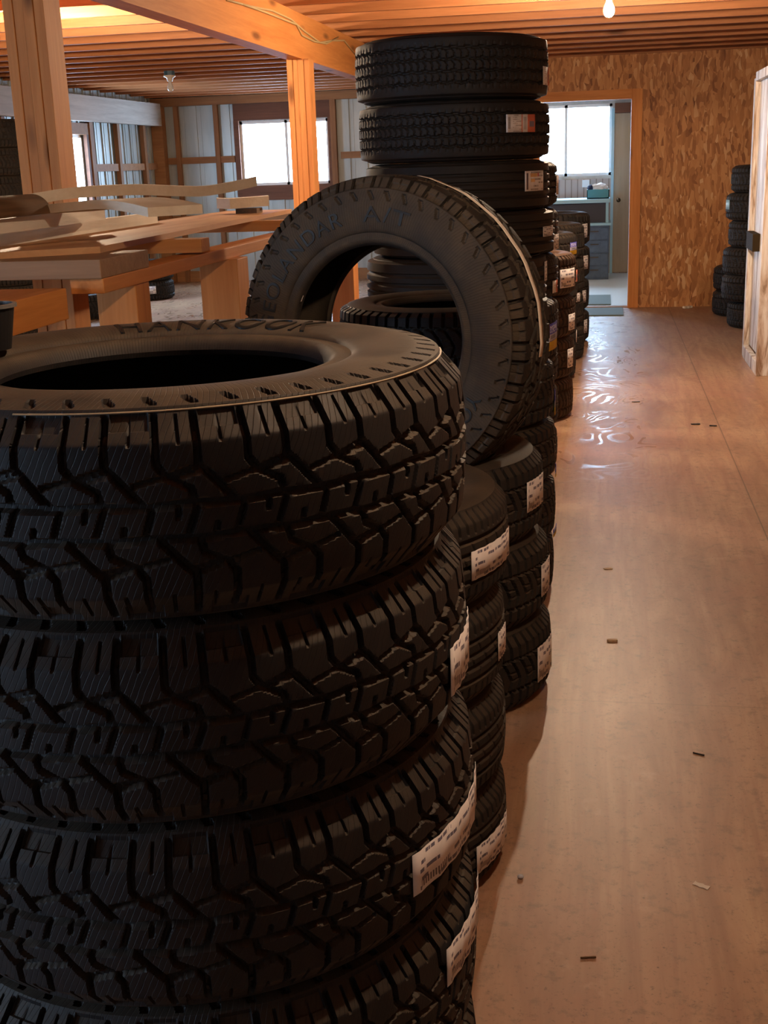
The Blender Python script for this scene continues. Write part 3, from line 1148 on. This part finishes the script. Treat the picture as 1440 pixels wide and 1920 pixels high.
# lamps
def lamp(loc, lit, label):
    e_ = empty('ceiling_lamp', loc, label, 'lamp', 'bare bulb ceiling lamps')
    bm = bmesh.new()
    bmesh.ops.create_cone(bm, cap_ends=True, segments=8, radius1=.055, radius2=.055, depth=.04, matrix=Matrix.Translation((0, 0, -.02)))
    from_bm('junction_box', bm, M['box_blue'], e_)
    bm = bmesh.new()
    lathe(bm, [(.058, -.040), (.058, -.052), (.034, -.062), (.026, -.085), (.024, -.095)], 24)
    hold = from_bm('lamp_holder', bm, M['porcelain'], e_, smooth=True)
    bm = bmesh.new()
    lathe(bm, [(.013, -.093), (.015, -.108), (.022, -.125), (.0295, -.145), (.0300, -.158), (.025, -.175), (.014, -.186), (.0001, -.189)], 20)
    from_bm('bulb', bm, (M['bulb_weak'] if lit == 2 else M['bulb_lit']) if lit else M['frosted'], hold, smooth=True)
    return e_


lamp((0.02, 7.4, ZC), True, 'glowing bare bulb lamp on the joists over the aisle')
lamp((-3.36, 7.25, ZC), True, 'glowing bare bulb lamp hidden behind the near post')
lamp((-4.13, 12.0, ZC), False, 'unlit bare bulb lamp on the joists before the back wall')
lamp((.25, 1.6, ZC), 2, 'weaker glowing bulb lamp above the frame, over the nearest stacks')

# ------------------------------------------------------------------ bench with lumber
BZ = 1.262
bench = empty('wooden_workbench', (-1.6, 4.6, 0), 'rough orange timber workbench with a plywood top between the tires and the posts', 'workbench')
bl = Vector((-1.6, 4.6, 0))


def bpart(name, lo, hi, mat, bevel=.003):
    return box(name, Vector(lo) - bl, Vector(hi) - bl, mat, bench, bevel)


# plywood top: near edge pulled back on the left
bm = bmesh.new()
# the sheet must pass the post, so it ends at the post's near right corner
top = [(-1.64, 3.21), (-1.405, 3.37), (-1.50, 6.02), (-1.835, 6.02), (-1.835, 4.1), (-2.9, 4.1), (-2.9, 3.16)]
vs0 = [bm.verts.new(Vector((x, y_, BZ)) - bl) for x, y_ in top]
vs1 = [bm.verts.new(Vector((x, y_, BZ + .018)) - bl) for x, y_ in top]
bm.faces.new(vs0[::-1])
bm.faces.new(vs1)
for k in range(len(top)):
    bm.faces.new((vs0[k], vs0[(k + 1) % len(top)], vs1[(k + 1) % len(top)], vs1[k]))
from_bm('tabletop', bm, M['plytop'], bench)
bpart('crossbar', (-2.9, 3.11, 1.212), (-1.30, 3.47, BZ), M['plank'])
bpart('crossbar', (-1.80, 3.95, 1.218), (-1.295, 4.04, BZ), M['plank_end'])
bpart('crossbar', (-2.9, 5.2, 1.218), (-1.33, 5.29, BZ), M['plank_end'])
bpart('rail', (-1.395, 3.12, 1.172), (-1.30, 7.0, 1.212), M['pineY'])
bpart('rail', (-2.75, 3.12, 1.172), (-2.66, 7.0, 1.212), M['pineY'])
for (x0, x1, y0, y1) in ((-1.425, -1.305, 3.36, 3.47), (-1.41, -1.27, 4.26, 4.40), (-1.49, -1.36, 6.80, 6.94), (-2.76, -2.65, 3.36, 3.47), (-2.76, -2.65, 5.9, 6.0)):
    bpart('leg', (x0, y0, 0), (x1, y1, 1.172), M['pineZ'])

tb = empty('timber_trestle', (-1.495, 2.5, 0), 'low heavy orange timber on short legs butting against the near end of the workbench', 'trestle')
tl = Vector((-1.495, 2.5, 0))
box('beam', Vector((-1.59, 1.9, 1.108)) - tl, Vector((-1.40, 3.105, 1.19)) - tl, M['pineY'], tb, .003)
box('leg', Vector((-1.58, 2.72, 0)) - tl, Vector((-1.50, 2.80, 1.108)) - tl, M['pineZ'], tb, .003)
box('leg', Vector((-1.54, 1.95, 0)) - tl, Vector((-1.45, 2.04, 1.108)) - tl, M['pineZ'], tb, .003)

GL = 'cream boards on the workbench'
PZ = BZ + .018
# long straight strips
o = sweep_board('wooden_board', [(-1.765, 3.30, PZ), (-1.765, 4.85, PZ)], (-1, 0, 0), .03, .042, M['creamy'])
o.data.transform(Matrix.Identity(4))
tag(o, 'lowest long straight cream strip on the plywood, cut end toward the upright tire', 'board', GL)
o = sweep_board('wooden_board', [(-1.66, 3.15, PZ + .045), (-1.70, 4.15, PZ + .045)], (-1, 0, 0), .035, .04, M['creamy'])
tag(o, 'straight cream strip behind the lowest one, its far end under the bowed boards', 'board', GL)


def warped(pxs, wd, width, thick, label, mat=None):
    pts = [at_y(x, y_, Y) for x, y_, Y in pxs]
    o = sweep_board('wooden_board', pts, wd, width, thick, mat or M['cream'])
    return tag(o, label, 'board', GL)


def spline(p, n=6):
    out = []
    for i in range(len(p) - 1):
        p0, p1, p2, p3 = p[max(i - 1, 0)], p[i], p[i + 1], p[min(i + 2, len(p) - 1)]
        for k in range(n):
            t_ = k / n
            out.append(tuple(.5 * (2 * b + (c_ - a) * t_ + (2 * a - 5 * b + 4 * c_ - d_) * t_ ** 2 + (3 * b - a - 3 * c_ + d_) * t_ ** 3) for a, b, c_, d_ in zip(p0, p1, p2, p3)))
    out.append(tuple(p[-1]))
    return out


warped(spline([(32, 389, 3.60), (75, 382, 3.66), (140, 372, 3.76), (250, 366, 3.94), (330, 368, 4.1), (382, 368, 4.22), (432, 360, 4.34), (482, 349, 4.46)]), (-.3, 1, 0), .10, .034,
       'topmost long bowed cream board on the workbench, lifting at its far end')
warped(spline([(70, 402, 3.60), (133, 396, 3.54), (190, 392, 3.49), (240, 398, 3.44), (278, 407, 3.40)]), (.72, 1, 0), .19, .026,
       'wide arched cream board under the topmost one, its broad cut end turned to the aisle')
warped([(407, 391, 5.55), (432, 392, 5.5), (470, 389, 5.6), (505, 386, 5.7)], (-.3, 1, 0), .15, .045,
       'short thick cream offcut under the lifted end of the bowed board')
zo = min(at_y(432, 392, 5.5).z, at_y(505, 386, 5.7).z)
o = box('gap_shade_block', (-1.66, 5.6, PZ), (-1.56, 5.7, max(zo - .003, PZ + .01)), M['bark'])  # added support; its dark colour stands for the shaded gap below the offcut
tag(o, 'added dark block under the short cream offcut, toned as the shaded gap', 'block')
# curled brown sheet at the left edge
bm = bmesh.new()
ring = []
cl = at_y(-12, 398, 3.3)
for k in range(15):
    a = PI * (0.02 + .62 * k / 14)
    for rr in (.062, .054):
        for yy in (0, .34):
            ring.append(bm.verts.new((rr * math.cos(a), yy, rr * math.sin(a))))
for k in range(14):
    b0 = ring[k * 4:k * 4 + 4]
    b1 = ring[k * 4 + 4:k * 4 + 8]
    for i0, i1 in ((0, 1), (1, 3), (3, 2), (2, 0)):
        bm.faces.new((b0[i0], b0[i1], b1[i1], b1[i0]))
bm.faces.new((ring[0], ring[1], ring[3], ring[2]))
bm.faces.new((ring[-4], ring[-2], ring[-1], ring[-3]))
o = from_bm('curled_sheet', bm, M['bark'], smooth=False)
o.location = (cl.x - .02, 3.25, cl.z - .02)
tag(o, 'curled brown sheet lying over the cream boards at the left edge of the photo', 'sheet')

# black tub standing on the near tire
cp = at_z(-14, 652, 1.25)
cup = empty('plastic_tub', (cp.x, cp.y, 1.248), 'black tapered plastic tub standing on the top tire of the nearest stack', 'tub')
bm = bmesh.new()
lathe(bm, [(.0001, 0), (.026, 0), (.036, .06), (.033, .06), (.024, .004), (.0001, .004)], 32)
from_bm('body', bm, M['black_plastic'], cup, smooth=False)
bm = bmesh.new()
lathe(bm, [(.034, .058), (.0395, .058), (.0395, .063), (.034, .063), (.034, .058)], 32)
from_bm('rim', bm, plain('grey_rim', (.12, .12, .12), .35), cup)

# ------------------------------------------------------------------ whitewashed rack at right
rk = empty('wooden_rack', (1.06, 9.0, 0), 'tall whitewashed wooden rack standing at the right edge of the aisle', 'rack')
ro = Vector((1.06, 9.0, 0))


def rpart(name, lo, hi, mat=None):
    return box(name, Vector(lo) - ro, Vector(hi) - ro, mat or M['whitewash'], rk, .004)


rpart('upright', (1.045, 8.60, 0), (1.18, 8.66, 2.03))
rpart('upright', (1.05, 9.45, 0), (1.09, 9.53, 1.97))
rpart('upright', (1.95, 8.60, 0), (2.07, 8.66, 2.03))
rpart('upright', (1.95, 9.45, 0), (2.07, 9.53, 2.0))
rpart('side_panel', (1.085, 8.66, .10), (1.10, 9.45, 1.95))
rpart('bottom_rail', (1.045, 8.66, 0), (1.085, 9.45, .09))
rpart('top_rail', (1.05, 8.66, 1.95), (1.09, 9.45, 2.01))
rpart('shelf', (1.10, 8.66, .08), (1.95, 9.45, .11))
rpart('shelf', (1.10, 8.66, 1.0), (1.95, 9.45, 1.03))
rpart('top_board', (1.09, 8.60, 1.97), (2.07, 9.53, 2.0))
rpart('latch_plate', (1.035, 9.05, .80), (1.086, 9.45, .92), M['latch'])

# ------------------------------------------------------------------ office beyond the door
cab = empty('office_cabinet', (-.40, 15.9, 0), 'dark blue office cabinet with a pale top seen through the doorway', 'cabinet')
co_ = Vector((-.40, 15.9, 0))


def cpart(name, lo, hi, mat):
    return box(name, Vector(lo) - co_, Vector(hi) - co_, mat, cab, .003)


cpart('body', (-.95, 15.62, 0), (.085, 16.3, .66), M['blue_cab'])
cpart('worktop', (-.97, 15.60, .66), (.105, 16.3, .69), M['cab_top'])
cpart('shelf_shade_block', (-.95, 15.72, .69), (.04, 16.3, .93), M['cab_dark'])  # solid block; the open shelf's inner shade is put into its colour
cpart('shelf_end', (.04, 15.68, .69), (.075, 16.3, .93), M['cab_top'])
cpart('top', (-.97, 15.62, .93), (.09, 16.3, .975), M['cab_top'])
for k in range(4):
    dw = cpart('drawer', (-.25, 15.608, .03 + .155 * k), (.07, 15.62, .17 + .155 * k), M['blue_cab'])
    box('drawer_handle', (-.05, -.022, .02), (.05, -.006, .03), M['knob'], dw)
bn = empty('storage_bin', (-.06, 15.85, .975), 'teal bin of papers on top of the office cabinet', 'bin')
bm = bmesh.new()
bm_box(bm, (-.13, -.1, 0), (.14, .1, .012))
for lo, hi in (((-.13, -.1, 0), (-.12, .1, .11)), ((.13, -.1, 0), (.14, .1, .11)), ((-.13, -.1, 0), (.14, -.09, .11)), ((-.13, .09, 0), (.14, .1, .11))):
    bm_box(bm, lo, hi)
from_bm('body', bm, M['teal'], bn)
bm = bmesh.new()
bmesh.ops.create_icosphere(bm, subdivisions=3, radius=1.0)
for v_ in bm.verts:
    v_.co = Vector((v_.co.x * .1, v_.co.y * .07, v_.co.z * .06)) * (1 + .25 * math.sin(v_.co.x * 5 + v_.co.y * 7))
o = from_bm('crumpled_paper', bm, plain('white_paper', (.85, .87, .9), .7), bn)
o.location = (.02, 0, .115)
bm = bmesh.new()
bmesh.ops.create_icosphere(bm, subdivisions=2, radius=.04)
o = from_bm('dark_cloth', bm, plain('dark_blue_cloth', (.02, .03, .08), .8), bn)
o.location = (-.09, 0, .13)
sw = box('wall_socket', (-.26, YB - .05, 1.10), (-.17, YB - .03, 1.19), M['white_paint'])
tag(sw, 'pale switch plate on the office wall just above the cabinet', 'switch')
dr = struct(box('door_1', (.135, YB - .06, .02), (.95, YB - .032, 1.985), M['door'], bevel=.003))
bm = bmesh.new()
bmesh.ops.create_uvsphere(bm, u_segments=16, v_segments=10, radius=.028)
kb = from_bm('door_knob', bm, M['knob'], dr, smooth=True)
kb.location = (.20 - .5425, -.045, .93 - 1.0025)
trim((.10, YB - .07, .0), (.135, YB - .03, 2.05), M['cab_top'])
trim((.135, YB - .07, 1.99), (1.0, YB - .03, 2.11), M['reddish'])
mt = box('door_mat', (-.45, 12.02, 0), (.215, 12.62, .012), M['mat'], bevel=.003)
tag(mt, 'grey door mat on the workshop side of the office doorway', 'mat')
mt = box('door_mat', (-.45, 12.86, .008), (.10, 13.75, .020), M['mat'], bevel=.003)
tag(mt, 'pale green mat just inside the office doorway', 'mat')

# ------------------------------------------------------------------ scraps on the floor
def scrap(name, px, py, size, mat, label, cat, rz=0.0, bend=.3):
    p = at_z(px, py, 0)
    bm = bmesh.new()
    n = 6
    rows_ = []
    for k in range(n + 1):
        x = (k / n - .5) * size[0]
        wv = size[1] * (.5 + .12 * math.sin(k * 2.1 + px))
        zz = size[2] * bend * (1 - math.cos(2 * (k / n - .5)))
        rows_.append([bm.verts.new((x, s_ * wv, zz + h)) for s_, h in ((-1, 0), (1, 0), (1, size[2]), (-1, size[2]))])
    for a, b in zip(rows_, rows_[1:]):
        for k in range(4):
            bm.faces.new((a[k], a[(k + 1) % 4], b[(k + 1) % 4], b[k]))
    bm.faces.new(rows_[0][::-1])
    bm.faces.new(rows_[-1])
    o = from_bm(name, bm, mat)
    o.location = (p.x, p.y, .0005)
    o.rotation_euler.z = rz
    return tag(o, label, cat)


scrap('wood_chip', 1148, 1203, (.032, .012, .006), M['chip'], 'pale curved wood chip on the floor in the middle of the aisle', 'chip', .1)
scrap('dry_leaf', 1140, 1067, (.03, .018, .002), M['chip'], 'small tan leaf scrap on the floor beside the short low stack', 'leaf', .4)
scrap('paper_scrap', 1315, 1661, (.034, .013, .001), M['paper'], 'cream paper strip on the floor nearest the camera', 'paper', -.5)
scrap('twig', 1310, 1415, (.03, .003, .003), M['dark_scrap'], 'short dark twig on the floor at the right of the aisle', 'twig', -.4)
scrap('twig', 1103, 1797, (.03, .003, .003), M['bark'], 'brown splinter on the floor near the bottom of the photo', 'twig', .2)
scrap('black_scrap', 1304, 796, (.05, .02, .004), M['dark_scrap'], 'small black scrap on the floor, the nearer to the aisle of two', 'scrap', .1)
scrap('black_scrap', 1337, 799, (.04, .016, .004), M['dark_scrap'], 'small black scrap on the floor, right-hand one of two', 'scrap', -.2)
scrap('paper_scrap', 1289, 578, (.09, .035, .02), M['paper'], 'white paper scrap at the foot of the strand board wall', 'paper', .6)
scrap('twig', 1192, 754, (.05, .006, .003), M['dark_scrap'], 'dark splinter on the shiny part of the floor', 'twig', .1)
p = at_z(976, 1647, 0)
bm = bmesh.new()
bmesh.ops.create_icosphere(bm, subdivisions=2, radius=.006)
for v_ in bm.verts:
    v_.co.z = v_.co.z * .7 + .0045
    v_.co.x *= 1.2
o = from_bm('pebble', bm, M['pebble'], smooth=True)
o.location = (p.x, p.y, 0)
tag(o, 'tiny pale blue pebble on the floor by the second stack', 'pebble')

for o in SC.objects:
    if o.parent is None and len(str(o.get('label', '')).replace(',', '').replace('-', ' ').split()) > 16:
        print('LONG', o.name, o['label'])
# ------------------------------------------------------------------ world, camera, output
wd = bpy.data.worlds.new('overcast_sky')
SC.world = wd
wd.use_nodes = True
bgn = wd.node_tree.nodes['Background']
bgn.inputs[0].default_value = (.52, .74, 1.0, 1)
bgn.inputs[1].default_value = 32.0


def portal(loc, rot, sx, sy):
    li = bpy.data.lights.new('window_portal', 'AREA')
    li.shape = 'RECTANGLE'
    li.size, li.size_y = sx, sy
    li.cycles.is_portal = True
    o = bpy.data.objects.new('window_portal', li)
    COL.objects.link(o)
    o.location = loc
    o.rotation_euler = rot


portal(((WB[0] + WB[1]) / 2, YB + .07, (WB[2] + WB[3]) / 2), (-PI / 2, 0, 0), WB[1] - WB[0], WB[3] - WB[2])
portal(((WO[0] + WO[1]) / 2, YB + .07, (WO[2] + WO[3]) / 2), (-PI / 2, 0, 0), WO[1] - WO[0], WO[3] - WO[2])
portal(((WD[0] + WD[1]) / 2, YB + .07, (WD[2] + WD[3]) / 2), (-PI / 2, 0, 0), WD[1] - WD[0], WD[3] - WD[2])
portal((XL - .07, (WL[0] + WL[1]) / 2, (WL[2] + WL[3]) / 2), (0, -PI / 2, 0), WL[3] - WL[2], WL[1] - WL[0])
portal((XL - .07, (WL2[0] + WL2[1]) / 2, (WL2[2] + WL2[3]) / 2), (0, -PI / 2, 0), WL2[3] - WL2[2], WL2[1] - WL2[0])

cam = bpy.data.cameras.new('camera')
cam.sensor_fit = 'VERTICAL'
cam.sensor_height = 36.0
cam.sensor_width = 27.0
cam.lens = F / 1920.0 * 36.0
cam.clip_start = .05
co2 = bpy.data.objects.new('camera', cam)
COL.objects.link(co2)
m3 = Matrix((RT, UP, -_fwd)).transposed()
co2.matrix_world = Matrix.Translation(EYEV) @ m3.to_4x4()
SC.camera = co2

SC.view_settings.view_transform = 'Standard'
SC.view_settings.look = 'None'
SC.view_settings.gamma = 1
SC.view_settings.use_curve_mapping = False
SC.view_settings.exposure = 0.0
SC.cycles.use_denoising = True
SC.cycles.max_bounces = 7
SC.cycles.diffuse_bounces = 3
SC.cycles.use_adaptive_sampling = True
SC.cycles.adaptive_threshold = 0.02
SC.cycles.sample_clamp_indirect = 6
